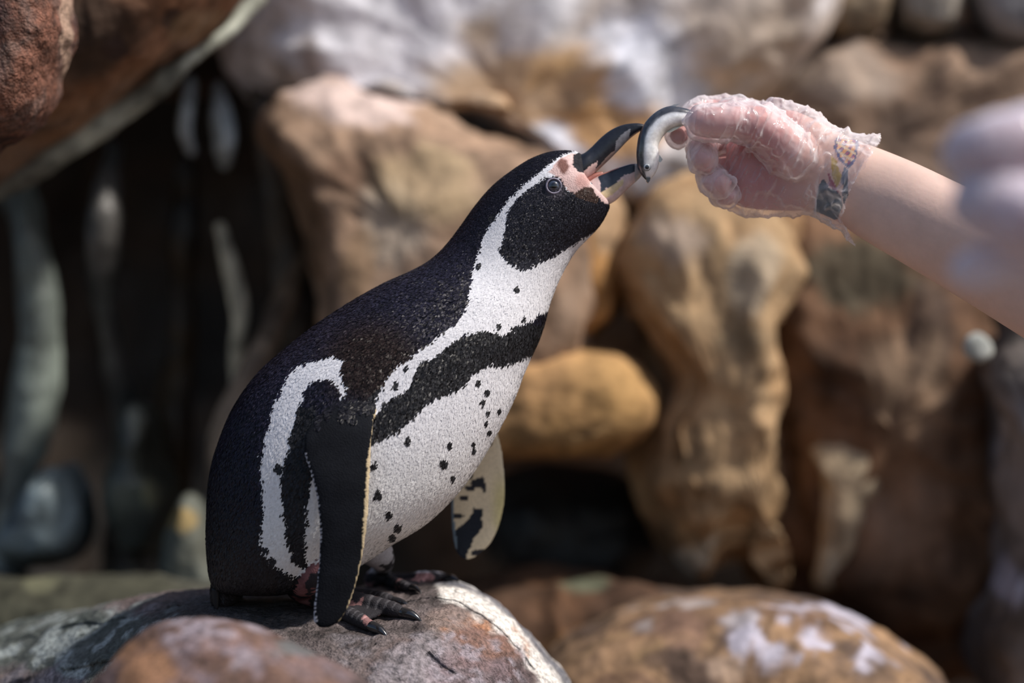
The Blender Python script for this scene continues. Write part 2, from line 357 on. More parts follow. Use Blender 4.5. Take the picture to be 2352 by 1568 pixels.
boulder('boulder', 'dark grey rock along the far right edge, flecked with pale spots', [(2300, 720), (2400, 660), (2560, 900), (2560, 1650), (2290, 1680), (2230, 1500), (2320, 1300), (2290, 1000), (2240, 830)],
        .8, .18, [(.06, .05, .045), (.13, .11, .10), (.22, .2, .2)], [(2290, 990, 25, 60, (.35, .33, .34), .7), (2330, 1330, 30, 60, (.34, .34, .42), .8)], 35, .03, group=R)
boulder('boulder', 'low brown boulder with lavender-white patches at the bottom right', [(1180, 1640), (1260, 1500), (1400, 1425), (1580, 1382), (1760, 1385), (1920, 1425), (2060, 1510), (2170, 1620), (2200, 1900), (1700, 2250), (1250, 2150)],
        .58, .28, [(.24, .15, .09), (.15, .09, .06), (.32, .20, .115), (.12, .08, .06)], [(1880, 1470, 230, 90, (.46, .44, .53), .9, 26), (1620, 1420, 160, 40, (.4, .36, .36), .7, 26), (1500, 1520, 200, 60, (.40, .26, .13), .7, 14), (1560, 1450, 60, 40, (.2, .12, .09), .6), (1660, 1540, 60, 30, (.45, .33, .25), .6)], 36, .02, nsc=8, group=R, M_=200, N_=70)
boulder('boulder', 'dark red-brown rock lying below the black hollow', [(1020, 1400), (1150, 1350), (1350, 1335), (1560, 1350), (1700, 1400), (1650, 1560), (1400, 1900), (1100, 1900), (980, 1600)],
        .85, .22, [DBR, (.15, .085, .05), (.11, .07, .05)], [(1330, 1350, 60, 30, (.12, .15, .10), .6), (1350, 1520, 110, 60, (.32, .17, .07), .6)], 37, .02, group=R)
boulder('stone', 'small pale stone added as a blurred round highlight near the right edge', [(2215, 780), (2245, 762), (2275, 785), (2278, 815), (2248, 832), (2215, 815)],
        .62, .012, [(.42, .43, .40), (.34, .36, .34)], [], 38, .002, M_=40, N_=20)  # added to stand in for an out-of-focus specular highlight
boulder('boulder', 'dark boulder deep inside the hollow beneath the ochre block', [(1150, 1120), (1300, 1080), (1450, 1110), (1500, 1230), (1420, 1330), (1250, 1340), (1140, 1260)],
        1.25, .12, [BLK, DGR], [], 39, .02, mat='wet', group=R)  # the hollow's darkness is put into this near-black colour

# the cave on the left: roof rock added to block the sky, drip-worn columns
boulder('rock_slab', 'deep roof rock added above the dark cave to block the sky, half hidden by the brown slab', [(-300, -500), (500, -520), (640, -250), (620, -40), (560, 60), (300, 150), (-100, 200), (-350, 0)],
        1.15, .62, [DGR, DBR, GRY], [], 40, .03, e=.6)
K = 'drip-worn columns in the dark cave'
CC = [(.04, .045, .045), (.12, .115, .11), (.07, .078, .078)]  # dark column colours carry the cave's shade
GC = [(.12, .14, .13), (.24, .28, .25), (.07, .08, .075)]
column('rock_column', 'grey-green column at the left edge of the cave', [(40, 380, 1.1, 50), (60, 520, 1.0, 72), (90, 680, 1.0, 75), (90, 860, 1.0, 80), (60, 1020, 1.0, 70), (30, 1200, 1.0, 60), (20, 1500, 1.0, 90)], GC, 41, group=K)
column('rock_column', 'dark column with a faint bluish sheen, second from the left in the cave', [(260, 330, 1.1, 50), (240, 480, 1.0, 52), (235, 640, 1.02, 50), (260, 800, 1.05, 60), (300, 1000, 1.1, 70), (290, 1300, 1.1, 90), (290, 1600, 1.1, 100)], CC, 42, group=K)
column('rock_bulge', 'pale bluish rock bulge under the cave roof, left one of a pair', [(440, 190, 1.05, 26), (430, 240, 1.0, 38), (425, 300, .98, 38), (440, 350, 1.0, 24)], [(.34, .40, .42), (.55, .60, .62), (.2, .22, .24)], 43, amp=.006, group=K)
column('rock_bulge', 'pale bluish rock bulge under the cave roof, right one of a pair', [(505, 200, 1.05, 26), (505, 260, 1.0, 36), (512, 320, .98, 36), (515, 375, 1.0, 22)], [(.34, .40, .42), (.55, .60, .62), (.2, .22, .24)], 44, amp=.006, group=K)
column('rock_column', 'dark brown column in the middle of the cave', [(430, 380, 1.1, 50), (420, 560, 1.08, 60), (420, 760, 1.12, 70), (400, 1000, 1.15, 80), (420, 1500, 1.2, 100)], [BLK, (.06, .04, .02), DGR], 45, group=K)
column('rock_column', 'dark column left of the pinkish tan boulder', [(600, 200, 1.0, 40), (625, 350, .98, 62), (650, 520, .98, 62), (680, 700, 1.0, 70), (690, 900, 1.05, 80), (650, 1500, 1.1, 90)], [(.035, .032, .03), (.10, .085, .07), (.06, .05, .045)], 46, group=K)  # its dark brown paints the column's shadow
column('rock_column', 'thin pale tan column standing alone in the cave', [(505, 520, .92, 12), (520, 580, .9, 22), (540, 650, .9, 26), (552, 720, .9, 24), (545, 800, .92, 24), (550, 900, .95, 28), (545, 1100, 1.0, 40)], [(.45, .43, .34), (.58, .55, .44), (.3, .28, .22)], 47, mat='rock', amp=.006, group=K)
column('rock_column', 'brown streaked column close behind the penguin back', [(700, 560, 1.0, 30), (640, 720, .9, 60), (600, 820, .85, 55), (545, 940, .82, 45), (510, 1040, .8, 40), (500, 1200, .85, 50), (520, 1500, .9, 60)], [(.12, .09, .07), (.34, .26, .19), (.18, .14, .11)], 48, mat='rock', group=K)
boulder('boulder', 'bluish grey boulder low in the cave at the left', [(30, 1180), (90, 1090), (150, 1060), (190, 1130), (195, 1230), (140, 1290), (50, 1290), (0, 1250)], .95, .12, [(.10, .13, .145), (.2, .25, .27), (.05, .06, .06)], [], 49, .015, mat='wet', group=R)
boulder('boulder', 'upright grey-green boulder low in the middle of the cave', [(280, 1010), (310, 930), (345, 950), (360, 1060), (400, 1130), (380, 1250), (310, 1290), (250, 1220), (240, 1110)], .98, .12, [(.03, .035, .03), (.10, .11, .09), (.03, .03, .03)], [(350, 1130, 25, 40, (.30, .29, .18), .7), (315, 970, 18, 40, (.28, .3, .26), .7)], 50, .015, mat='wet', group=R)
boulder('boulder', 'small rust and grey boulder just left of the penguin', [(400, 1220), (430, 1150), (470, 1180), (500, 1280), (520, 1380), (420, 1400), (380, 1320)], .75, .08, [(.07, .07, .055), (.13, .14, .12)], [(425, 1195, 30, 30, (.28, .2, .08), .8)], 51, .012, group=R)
boulder('boulder', 'dark greenish rock along the cave floor at the lower left', [(-200, 1330), (0, 1335), (200, 1330), (400, 1340), (560, 1370), (560, 1700), (200, 1900), (-200, 1800)], .72, .2, [(.03, .03, .025), (.07, .07, .055), (.05, .05, .035)], [(90, 1365, 50, 26, (.16, .16, .10), .6)], 52, .02, group=R)

# the perch
perch = boulder('boulder', 'rounded boulder the penguin stands on, grey and rust with sunlight painted pale on its right shoulder',
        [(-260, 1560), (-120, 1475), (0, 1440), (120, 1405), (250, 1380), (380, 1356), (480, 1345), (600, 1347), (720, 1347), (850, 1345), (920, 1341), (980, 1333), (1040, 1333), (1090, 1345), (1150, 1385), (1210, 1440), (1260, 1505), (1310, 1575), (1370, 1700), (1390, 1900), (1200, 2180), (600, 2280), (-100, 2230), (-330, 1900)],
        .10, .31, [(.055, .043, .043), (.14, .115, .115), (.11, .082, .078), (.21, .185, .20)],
        [(1130, 1480, 110, 75, (.20, .10, .07), .75), (1180, 1545, 60, 50, (.07, .045, .05), .7), (1030, 1420, 60, 30, (.30, .22, .19), .5), (1040, 1540, 120, 60, (.20, .15, .17), .6), *[(a_, b_, r_, r_, (.78, .74, .70), .95) for a_, b_, r_ in ((1040, 1335, 36), (1085, 1350, 42), (1130, 1378, 48), (1170, 1410, 50), (1212, 1455, 52), (1250, 1505, 54), (1285, 1560, 60), (1320, 1620, 70))], (150, 1470, 260, 90, (.08, .10, .09), .8), (560, 1400, 230, 50, (.06, .055, .055), .8)]+[(180, 1470, 300, 90, (.34, .38, .38), .8, 40), (1080, 1520, 170, 70, (.30, .27, .31), .7, 70), (900, 1520, 160, 80, (.22, .20, .22), .6, 60), (1120, 1470, 120, 60, (.34, .15, .07), .8, 36)],  # pale rim blobs paint sunlight, dark blob under the penguin paints its shadow
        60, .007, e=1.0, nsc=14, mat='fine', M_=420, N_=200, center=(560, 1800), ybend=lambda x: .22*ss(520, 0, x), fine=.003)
boulder('boulder', 'blurred purplish brown boulder in the foreground at the bottom left', [(180, 1640), (240, 1550), (320, 1475), (420, 1445), (520, 1440), (620, 1462), (730, 1505), (850, 1560), (960, 1640), (1000, 1900), (600, 2350), (200, 2250), (100, 1850)],
        -.36, .14, [(.11, .06, .045), (.16, .09, .065), (.19, .125, .12), (.09, .062, .06)], [(500, 1475, 110, 50, (.34, .29, .33), .85, 40), (600, 1530, 220, 70, (.24, .19, .22), .6, 36), (700, 1490, 90, 22, (.16, .19, .20), .6), (330, 1550, 80, 60, (.34, .17, .08), .6)], 61, .01, e=.9, nsc=16, mat='fine', M_=220, N_=80)
pm = perch.data
pV = verts(pm)+np.array(perch.location)
bvh = BVHTree.FromPolygons([tuple(v) for v in pV], [tuple(p.vertices) for p in pm.polygons])
camp = Vector((0, -D0, ZC))
def hit(px, py, fallback=.08):
    for k in range(30):
        d = (Vector(P(px, py+k*2, 0))-camp).normalized(); h = bvh.ray_cast(camp, d)
        if h[0]: return np.array(h[0])
    return P(px, py, fallback)
def on_rock(px, py, r, sink=.9):
    """centre of a tube of radius r px that rests on the rock and shows at px, py"""
    h = hit(px, py+r*.75); return h+np.array([0, -r/PXM*.25, r/PXM*sink])

# ------------------------------------------------------------------ penguin
BODY = [(530, 1360, 600, 1365, 30), (496, 1350, 680, 1358, 100), (483, 1325, 765, 1335, 145), (477, 1280, 836, 1293, 175), (475, 1230, 905, 1248, 195),
        (476, 1180, 978, 1203, 208), (479, 1120, 1047, 1138, 216), (489, 1060, 1100, 1066, 220), (505, 1010, 1137, 1003, 220), (527, 955, 1164, 953, 216),
        (556, 905, 1186, 905, 210), (597, 853, 1203, 860, 202), (650, 805, 1221, 818, 192), (720, 750, 1238, 780, 178), (800, 697, 1249, 748, 160),
        (880, 652, 1258, 715, 142), (940, 625, 1268, 683, 126), (985, 600, 1282, 648, 114), (1022, 566, 1300, 612, 106), (1056, 522, 1323, 576, 102),
        (1090, 474, 1350, 548, 100), (1130, 428, 1376, 520, 98), (1178, 390, 1393, 492, 95), (1225, 362, 1400, 470, 88), (1270, 348, 1392, 458, 76),
        (1308, 346, 1368, 448, 58), (1333, 352, 1345, 440, 40), (1344, 368, 1338, 418, 14)]
BODY = [r+(0.0,) for r in BODY]
NB, MB = 170, 130
bV, bF, bU = loft(BODY, NB, MB)
FLIP = [(822, 850, 850, 845, 10, -.068), (806, 890, 864, 878, 14, -.074), (768, 925, 865, 915, 14, -.084), (728, 958, 861, 955, 12, -.095), (700, 998, 856, 998, 10, -.104), (699, 1045, 852, 1060, 10, -.110),
        (714, 1092, 850, 1110, 10, -.115), (727, 1150, 848, 1160, 9, -.118), (733, 1220, 842, 1225, 8, -.121), (731, 1290, 830, 1295, 8, -.123), (725, 1350, 815, 1354, 8, -.125),
        (719, 1398, 797, 1402, 7, -.126), (719, 1426, 775, 1432, 6, -.127), (731, 1441, 750, 1443, 4, -.127)]
fV, fF, fU = loft(FLIP, 90, 60)
FAR = [(930, 800, 1010, 790, 16, .06), (985, 880, 1070, 860, 16, .075), (1040, 960, 1120, 935, 13, .09), (1050, 1030, 1149, 1015, 10, .098), (1040, 1095, 1159, 1080, 9, .10),
       (1034, 1150, 1161, 1140, 9, .10), (1036, 1205, 1150, 1200, 8, .10), (1041, 1245, 1128, 1247, 8, .10), (1050, 1272, 1098, 1275, 6, .10), (1066, 1284, 1080, 1284, 4, .10)]
gV, gF, gU = loft(FAR, 80, 60)
# legs and feet resting on the boulder
def toe_path(pts): return [on_rock(a, b, r) for a, b, r in pts], [r/PXM for _, _, r in pts]
rings = lambda u: 1+.07*math.sin(u*75)*(1 if u > .45 else 0)
TN = {'middle': [(735, 1375, 26), (775, 1378, 24), (820, 1382, 21), (865, 1392, 20), (905, 1402, 18), (925, 1408, 12)],
      'outer': [(735, 1380, 24), (770, 1398, 20), (800, 1412, 18), (830, 1428, 17), (855, 1441, 12)],
      'inner': [(745, 1368, 22), (800, 1366, 16), (850, 1368, 13), (885, 1374, 13), (905, 1380, 9)]}
TF = {'middle': [(850, 1322, 20), (890, 1326, 17), (940, 1330, 15), (975, 1322, 14), (1010, 1318, 13), (1030, 1320, 9)],
      'outer': [(850, 1325, 20), (885, 1333, 15), (925, 1345, 13), (945, 1350, 8)],
      'inner': [(855, 1318, 18), (900, 1318, 13), (950, 1312, 12), (985, 1310, 11), (1005, 1312, 8)]}
parts = [(bV, bF), (fV, fF), (gV, gF)]; src = [(bV, 0, bU), (fV, 1, fU), (gV, 2, gU)]
claws = []
for side, TT in ((3, TN), (4, TF)):
    paths = {}
    for nm, pts in TT.items():
        p, r = toe_path(pts); paths[nm] = (p, r)
        v, f, u = tube(p, r, 46, 20, rfun=rings); parts.append((v, f)); src.append((v, side, u))
        d = np.array(p[-1])-np.array(p[-2]); d /= np.linalg.norm(d); claws.append((np.array(p[-1]), d, r[-1]*1.15))
    for a, b in (('middle', 'outer'), ('middle', 'inner')):   # webs
        A = cr(paths[a][0], 12)[:9]; B = cr(paths[b][0], 12)[:9]; V = []; n = len(A)
        for i in range(n):
            for t in (0, .33, .66, 1):
                q = A[i]*(1-t)+B[i]*t; q = q-np.array([0, 0, .002*math.sin(t*math.pi)])
                V.append(q+np.array([0, 0, .0018])); V.append(q-np.array([0, 0, .003]))
        F = []
        for i in range(n-1):
            for j in range(3):
                k = i*8+j*2
                F += [(k, k+2, k+10, k+8), (k+1, k+9, k+11, k+3)]
            F += [(i*8, i*8+8, i*8+9, i*8+1), (i*8+6, i*8+7, i*8+15, i*8+14)]
        for e0 in (0, (n-1)*8):
            for j in range(3): F.append((e0+j*2, e0+j*2+1, e0+j*2+3, e0+j*2+2))
        V = np.array(V); parts.append((V, F)); src.append((V, side, np.tile([.5, 0], (len(V), 1))))
an = on_rock(735, 1375, 26); af = on_rock(852, 1322, 20)
for side, pl, rl in ((3, [P(760, 1270, -.05), P(712, 1320, -.05), P(690, 1348, an[1]), an], [60, 42, 34, 26]), (4, [P(830, 1235, .04), P(872, 1275, .05), P(878, 1300, af[1]), af+np.array([.005, 0, 0])], [60, 34, 24, 22])):
    v, f, u = tube(pl, [q/PXM for q in rl], 30, 24); parts.append((v, f)); src.append((v, side, u))
# short tail
v, f, u = loft([(500, 1290, 600, 1320, 60, 0), (486, 1335, 570, 1352, 50, 0), (484, 1372, 545, 1378, 38, .0), (490, 1395, 520, 1396, 22, .0)], 20, 30)
parts.append((v, f)); src.append((v, 0, u))
VOX = .00165
body = remesh(parts, VOX, 5, .5)
bv = verts(body); bn = vnormals(body)
sv = np.vstack([s[0] for s in src]); sc = np.concatenate([[s[1]]*len(s[0]) for s in src]); su = np.vstack([s[2] for s in src])
kd = kd_of(sv); idx = nearest(kd, bv); cls = sc[idx]; uu = su[idx]

BIB = [(1345, 340), (1310, 350), (1290, 358), (1265, 376), (1235, 398), (1200, 428), (1175, 453), (1155, 478), (1135, 500), (1118, 530), (1105, 565), (1092, 600), (1085, 640), (1082, 680), (1070, 715), (1045, 745), (1010, 768), (985, 790), (950, 815), (915, 835), (895, 860), (880, 885), (866, 915), (858, 950),
       (866, 950), (885, 930), (915, 905), (943, 884), (958, 853), (966, 830), (1000, 819), (1038, 788), (1065, 769), (1103, 757), (1134, 757), (1157, 769), (1191, 745), (1222, 734), (1249, 714), (1300, 700), (1420, 520), (1440, 400)]
BELLY = [(858, 1016), (885, 1002), (916, 983), (943, 960), (973, 930), (1012, 905), (1038, 895), (1065, 880), (1088, 853), (1126, 832), (1172, 830), (1218, 812), (1300, 790), (1320, 900), (1120, 1330), (840, 1345), (705, 1330), (704, 1300), (709, 1285), (702, 1236), (709, 1197), (705, 1160), (713, 1132), (718, 1080), (740, 1040), (800, 1030)]
FLANK = [(797, 822), (767, 815), (725, 822), (690, 838), (671, 848), (656, 876), (644, 907), (625, 933), (621, 968), (610, 1006), (602, 1044), (602, 1083), (606, 1160), (602, 1197), (602, 1243), (611, 1274), (633, 1296), (669, 1318), (705, 1326), (702, 1306), (679, 1285), (663, 1243), (660, 1197), (652, 1152), (648, 1102), (660, 1044), (671, 1025), (667, 1006), (679, 968), (686, 937), (700, 914), (706, 890), (725, 872), (751, 865), (774, 880), (786, 899), (775, 915), (790, 915), (801, 899), (795, 872), (790, 845)]
CHEEK = [(1252, 410), (1240, 418), (1209, 440), (1184, 465), (1168, 487), (1162, 519), (1158, 551), (1152, 576), (1171, 598), (1206, 616), (1241, 598), (1273, 583), (1305, 567), (1330, 551), (1353, 537), (1380, 520), (1430, 480), (1425, 440), (1385, 425), (1352, 428), (1335, 430), (1318, 443), (1304, 436), (1296, 425), (1290, 410), (1275, 403)]
FACE = [(1258, 396), (1272, 378), (1290, 362), (1312, 352), (1332, 350), (1345, 352), (1350, 400), (1360, 430), (1340, 434), (1322, 446), (1306, 438), (1294, 422), (1286, 408), (1270, 402)]
SPOTS = [(1121, 897, 6), (1111, 921, 6), (1124, 942, 5), (1149, 939, 5), (1119, 968, 5), (1126, 989, 5), (1090, 1016, 5), (1092, 1029, 5), (939, 1008, 8), (1036, 1019, 8), (1022, 1060, 9), (870, 1132, 10), (897, 1178, 9), (918, 1209, 9), (906, 1232, 8), (862, 1065, 8),
         (1101, 874, 6), (935, 842, 5), (912, 882, 8), (885, 926, 6), (642, 1071, 10), (1044, 1094, 6), (613, 1259, 7), (629, 1285, 8), (1190, 661, 6), (1104, 608, 5), (1131, 500, 7), (1097, 770, 6), (1150, 745, 5), (1205, 728, 5), (1180, 750, 5)]
def plumage(V, rng=None):
    """colour of the coat at points V"""
    Q = unP(V, sym=True); n = fbm(V, 90, 3, 70)*5+fbm(V, 320, 2, 71)*3.5
    jit = n if rng is None else n*.7+rng.normal(0, 2.6, len(V))
    n1 = fbm(V, 25, 4, 72)[:, None]; n2 = (fbm(V, 400, 2, 73) if rng is None else rng.uniform(-1, 1, len(V)))[:, None]
    back = np.array([.010, .0095, .016])*(1+.5*n1+.5*n2)
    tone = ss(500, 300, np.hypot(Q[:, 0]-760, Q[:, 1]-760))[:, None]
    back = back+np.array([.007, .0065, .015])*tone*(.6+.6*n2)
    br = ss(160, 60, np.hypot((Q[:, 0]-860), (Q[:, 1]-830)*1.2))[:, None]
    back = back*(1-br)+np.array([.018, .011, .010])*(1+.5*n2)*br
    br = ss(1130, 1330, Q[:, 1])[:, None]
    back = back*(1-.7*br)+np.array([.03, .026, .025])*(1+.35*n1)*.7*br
    dark = np.array([.022, .022, .026])*(1+.6*n2+.3*n1)
    white = np.array([.82, .82, .87])*(1+.03*n1+.03*n2)
    cr_ = ss(900, 1250, Q[:, 1])[:, None]*.6; white = white*(1-cr_)+np.array([.78, .78, .74])*(1+.03*n2+.05*n1)*cr_
    C = back.copy()
    dF = sdf(Q, FLANK)+jit; dB = sdf(Q, BIB)+jit*.8; dL = sdf(Q, BELLY)+jit; dC = sdf(Q, CHEEK)+jit*.8
    # the dark breast band and the dark flank strip are a touch greyer than the back
    grey = ((Q[:, 0] > 850) & (dB < 0) & (Q[:, 1] > 740) & (sdf(Q, [(850, 905), (958, 820), (1250, 690), (1320, 780), (850, 1060)]) > 0)) | ((Q[:, 0] > 640) & (Q[:, 0] < 730) & (Q[:, 1] > 930))
    C[grey] = dark[grey]*.8
    for d in (dF, dB, dL): C = np.where((d > 0)[:, None], white, C)
    C = np.where((dC > 0)[:, None], dark*np.array([1, 1, 1.25])*.75, C)
    for sx, sy, r in SPOTS:
        C = np.where((np.hypot(Q[:, 0]-sx, (Q[:, 1]-sy)*.8)+jit*.2 < r*.9)[:, None], dark, C)
    f = sdf(Q, FACE)+fbm(V, 120, 2, 74)*3
    pink = np.array([.66, .47, .45])*(1+.15*n1)
    bl = ss(16, 9, np.hypot((Q[:, 0]-1293)*1.1-(Q[:, 1]-380)*.2, (Q[:, 1]-380)*.75)+fbm(V, 200, 2, 75)*5)[:, None]
    pink = pink*(1-bl)+np.array([.20, .10, .085])*bl
    red = ss(24, 10, np.hypot(Q[:, 0]-1338, Q[:, 1]-415))[:, None]; pink = pink*(1-red*.5)+np.array([.42, .17, .14])*red*.5
    face = f > 0
    hb = sdf(Q, [(1316, 354), (1350, 340), (1352, 396), (1330, 394), (1318, 380)])+jit*.7
    pink = np.where((hb > 0)[:, None], dark, pink)
    C = np.where(face[:, None], pink, C)
    lb = sdf(Q, [(1352, 432), (1372, 405), (1440, 420), (1404, 468), (1384, 464), (1374, 452)])+jit*.3
    C = np.where((lb > 0)[:, None], np.array([.64, .47, .46])*(1+.12*n1), C); face = face | (lb > 0)
    bp = sdf(Q, [(1318, 446), (1340, 430), (1360, 430), (1376, 458), (1372, 464), (1340, 456)])
    C = np.where((bp > 0)[:, None], np.array([.06, .038, .032])*(1+.5*n2), C)
    gr = ss(30, 16, np.hypot(Q[:, 0]-1280, (Q[:, 1]-432)))[:, None]*ss(0, 6, dC)[:, None]
    C = C+np.array([.05, .043, .05])*gr*(1+.6*n2)
    return C, face, Q
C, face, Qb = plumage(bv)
n1 = fbm(bv, 60, 4, 80)[:, None]
# near flipper: black, cream leading edge, pale serrated trailing edge
f1 = cls == 1
Qf = unP(bv)
leadx = np.interp(Qf[:, 1], [880, 935, 998, 1110, 1225, 1295, 1354, 1402, 1432, 1445], [866, 863, 856, 850, 842, 830, 815, 797, 775, 755])
trailx = np.interp(Qf[:, 1], [945, 998, 1045, 1092, 1150, 1220, 1350, 1398, 1441], [722, 697, 699, 714, 727, 733, 725, 719, 725])
blk = np.array([.008, .009, .012])*(1+.4*n1); cream = np.array([.52, .42, .27])*(1+.3*n1)
le = (leadx-Qf[:, 0]+fbm(bv, 300, 2, 81)*2.5 < np.interp(Qf[:, 1], [900, 1000, 1060, 1220, 1260, 1420], [1, 3, 9, 9, 4, 1.5])) & (Qf[:, 1] > 930)
te = (Qf[:, 0]-trailx+2.2*np.sign(np.sin(Qf[:, 1]*.62)) < 3.2) & (Qf[:, 1] > 1040)
fc = np.where(le[:, None], cream, blk); fc = np.where(te[:, None], np.array([.5, .5, .55]), fc)
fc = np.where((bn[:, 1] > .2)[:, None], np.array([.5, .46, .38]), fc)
C = np.where(f1[:, None], fc, C)
# far flipper: cream underside with dark blotches, yellowish leading edge
f2 = cls == 2
cr2 = np.array([.66, .58, .43])*(1+.15*n1)
yl = ss(1118, 1150, Qf[:, 0]-(np.minimum(0, 1200-Qf[:, 1]))*-.4)[:, None]*ss(1060, 1150, Qf[:, 1])[:, None]
cr2 = cr2*(1-yl*.7)+np.array([.55, .50, .22])*yl*.7
n3 = fbm(bv, 110, 3, 82)*14
def blob(d, col, c): return np.where((d > 0)[:, None], col, c)
cr2 = blob(sdf(Qf, [(1085, 1165), (1110, 1165), (1110, 1205), (1085, 1240), (1070, 1285), (1040, 1290), (1036, 1225), (1062, 1205), (1082, 1190)])+n3*.4, np.array([.02, .025, .035]), cr2)
for (a, b, rx, ry) in ((1098, 1108, 15, 10), (1112, 1125, 6, 12), (1078, 1122, 14, 6), (1065, 1143, 11, 5), (1126, 1020, 7, 8), (1080, 1090, 12, 8), (1100, 1270, 20, 7), (1054, 1185, 16, 4)):
    cr2 = blob(1-np.hypot((Qf[:, 0]-a)/rx, (Qf[:, 1]-b)/ry)+n3*.05, np.array([.03, .032, .04]), cr2)
cr2 = blob((6-np.abs(Qf[:, 0]-np.interp(Qf[:, 1], [1100, 1150, 1205, 1245], [1040, 1036, 1038, 1043])))*(Qf[:, 1] < 1260), np.array([.16, .22, .28]), cr2)
cr2 = np.where((bn[:, 1] > .25)[:, None], blk, cr2)
C = np.where(f2[:, None], cr2, C)
# feet: black with pink mottling
n4 = fbm(bv, 75, 3, 83)
foot = np.where((n4 > .36)[:, None], np.array([.26, .14, .14]), np.array([.035, .033, .038]))*(1+.4*n1)
web = ss(.0, .3, fbm(bv, 45, 2, 84))[:, None]
leg3 = (cls == 3) & (Qf[:, 0] < 735)
foot = np.where((leg3 & (n4 > .0))[:, None], np.array([.20, .095, .10])*(1+.9*n1), foot)
foot = np.where(((cls == 4) & (Qf[:, 1] < 1315) & (n4 > -.2))[:, None], np.array([.36, .35, .38])*(1+.4*n1), foot)
rg = (uu[:, 0] > .5) & (np.sin(uu[:, 0]*75) < -.72) & (bn[:, 2] > .1); foot = np.where(rg[:, None], foot*1.7+.025, foot)
ft = (cls == 3) | (cls == 4)
C = np.where(ft[:, None], foot, C)
setcol(body, C)
penguin = put(body, M['plum'], 'penguin', label='black and white banded penguin stretching its open beak up to a silver fish', cat='penguin', origin=P(800, 1400, -.02))
bw = bv  # world coordinates of the body surface

# plumage: short overlapping feathers, one piece
rng = np.random.default_rng(5)
tri = []
nf = len(body.polygons); ls = np.empty(nf, int); body.polygons.foreach_get('loop_start', ls)
lt = np.empty(nf, int); body.polygons.foreach_get('loop_total', lt); lv = np.empty(len(body.loops), int); body.loops.foreach_get('vertex_index', lv)
ls = ls[lt == 4]; quad = np.stack([lv[ls+i] for i in range(4)], 1); bw_q = bw[quad[:, 0]]*np.array([4, 1, 1])
ok = ((cls[quad] == 0) | ((cls[quad] == 1) & (Qb[quad][:, :, 1] < 945+55*vnoise(bw_q*60, 7)[:, None]))).all(1) & (~face[quad]).all(1)
quad = quad[ok]
area = np.linalg.norm(np.cross(bw[quad[:, 2]]-bw[quad[:, 0]], bw[quad[:, 3]]-bw[quad[:, 1]]), axis=1)
NF = 230000
dens = area*(1+2.2*ss(850, 1050, Qb[quad[:, 0], 0])*ss(720, 520, Qb[quad[:, 0], 1]))
pick = rng.choice(len(quad), NF, p=dens/dens.sum()); q = quad[pick]
a, b = rng.random((NF, 1)), rng.random((NF, 1))
p = (bw[q[:, 0]]*(1-a)+bw[q[:, 1]]*a)*(1-b)+(bw[q[:, 3]]*(1-a)+bw[q[:, 2]]*a)*b
nrm = bn[q].mean(1); nrm /= np.linalg.norm(nrm, axis=1)[:, None]
# lie of the feathers: from beak to tail along the body loft
G = bV[:NB*MB].reshape(NB, MB, 3); dG = -np.gradient(G, axis=0).reshape(-1, 3)
dG /= np.linalg.norm(dG, axis=1)[:, None]+1e-9
kb = kd_of(bV[:NB*MB:3]); di = nearest(kb, p)*3; t = dG[di]
t = t+rng.normal(0, .16, t.shape); t -= nrm*(t*nrm).sum(1)[:, None]; t /= np.linalg.norm(t, axis=1)[:, None]+1e-9
s = np.cross(t, nrm)
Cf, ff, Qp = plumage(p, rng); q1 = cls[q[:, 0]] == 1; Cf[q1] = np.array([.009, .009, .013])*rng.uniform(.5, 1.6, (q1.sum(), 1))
hd = ss(650, 480, Qp[:, 1])[:, None]
L = (.0048-.0026*hd)*rng.uniform(.75, 1.25, (NF, 1)); W = (.0010-.00042*hd)*rng.uniform(.8, 1.2, (NF, 1)); dk_ = (Cf.mean(1) < .3)[:, None]; lift = (.0006-.0003*hd)*rng.uniform(.2, 1.4, (NF, 1))*np.where(dk_, 1, .5)
base = p+nrm*.0001; roll = rng.normal(0, .12, (NF, 1))
FV = np.stack([base-s*W*.6, base+s*W*.6, base+t*L*.6+nrm*(lift*.8+roll*W)+s*W, base+t*L*.6+nrm*(lift*.8-roll*W)-s*W, base+t*L+nrm*lift], 1).reshape(-1, 3)
k = np.arange(NF)*5
FF = np.concatenate([np.stack([k, k+1, k+2, k+3], 1).ravel(), np.stack([k+3, k+2, k+4], 1).ravel()])
me = bpy.data.meshes.new('plumage'); me.vertices.add(NF*5); me.vertices.foreach_set('co', FV.astype(np.float32).ravel())
me.loops.add(len(FF)); me.loops.foreach_set('vertex_index', FF.astype(np.int32))
me.polygons.add(NF*2); me.polygons.foreach_set('loop_start', np.concatenate([np.arange(NF)*4, NF*4+np.arange(NF)*3]).astype(np.int32))
me.update(calc_edges=True); me.validate()
fcol = np.repeat(Cf, 5, axis=0)
shade = np.tile([.95, .95, 1.0, 1.0, 1.04], NF)[:, None]
setcol(me, fcol*shade)
darkf = (Cf.mean(1) < .2)[:, None]
cn = nrm+rng.normal(0, 1, nrm.shape)*np.where(darkf, .19, .045)-t*np.where(darkf, .12, .03); cn /= np.linalg.norm(cn, axis=1)[:, None]
pl = put(me, M['feather'], 'plumage', penguin, kind='stuff')
me.normals_split_custom_set_from_vertices(np.repeat(cn, 5, axis=0).tolist())

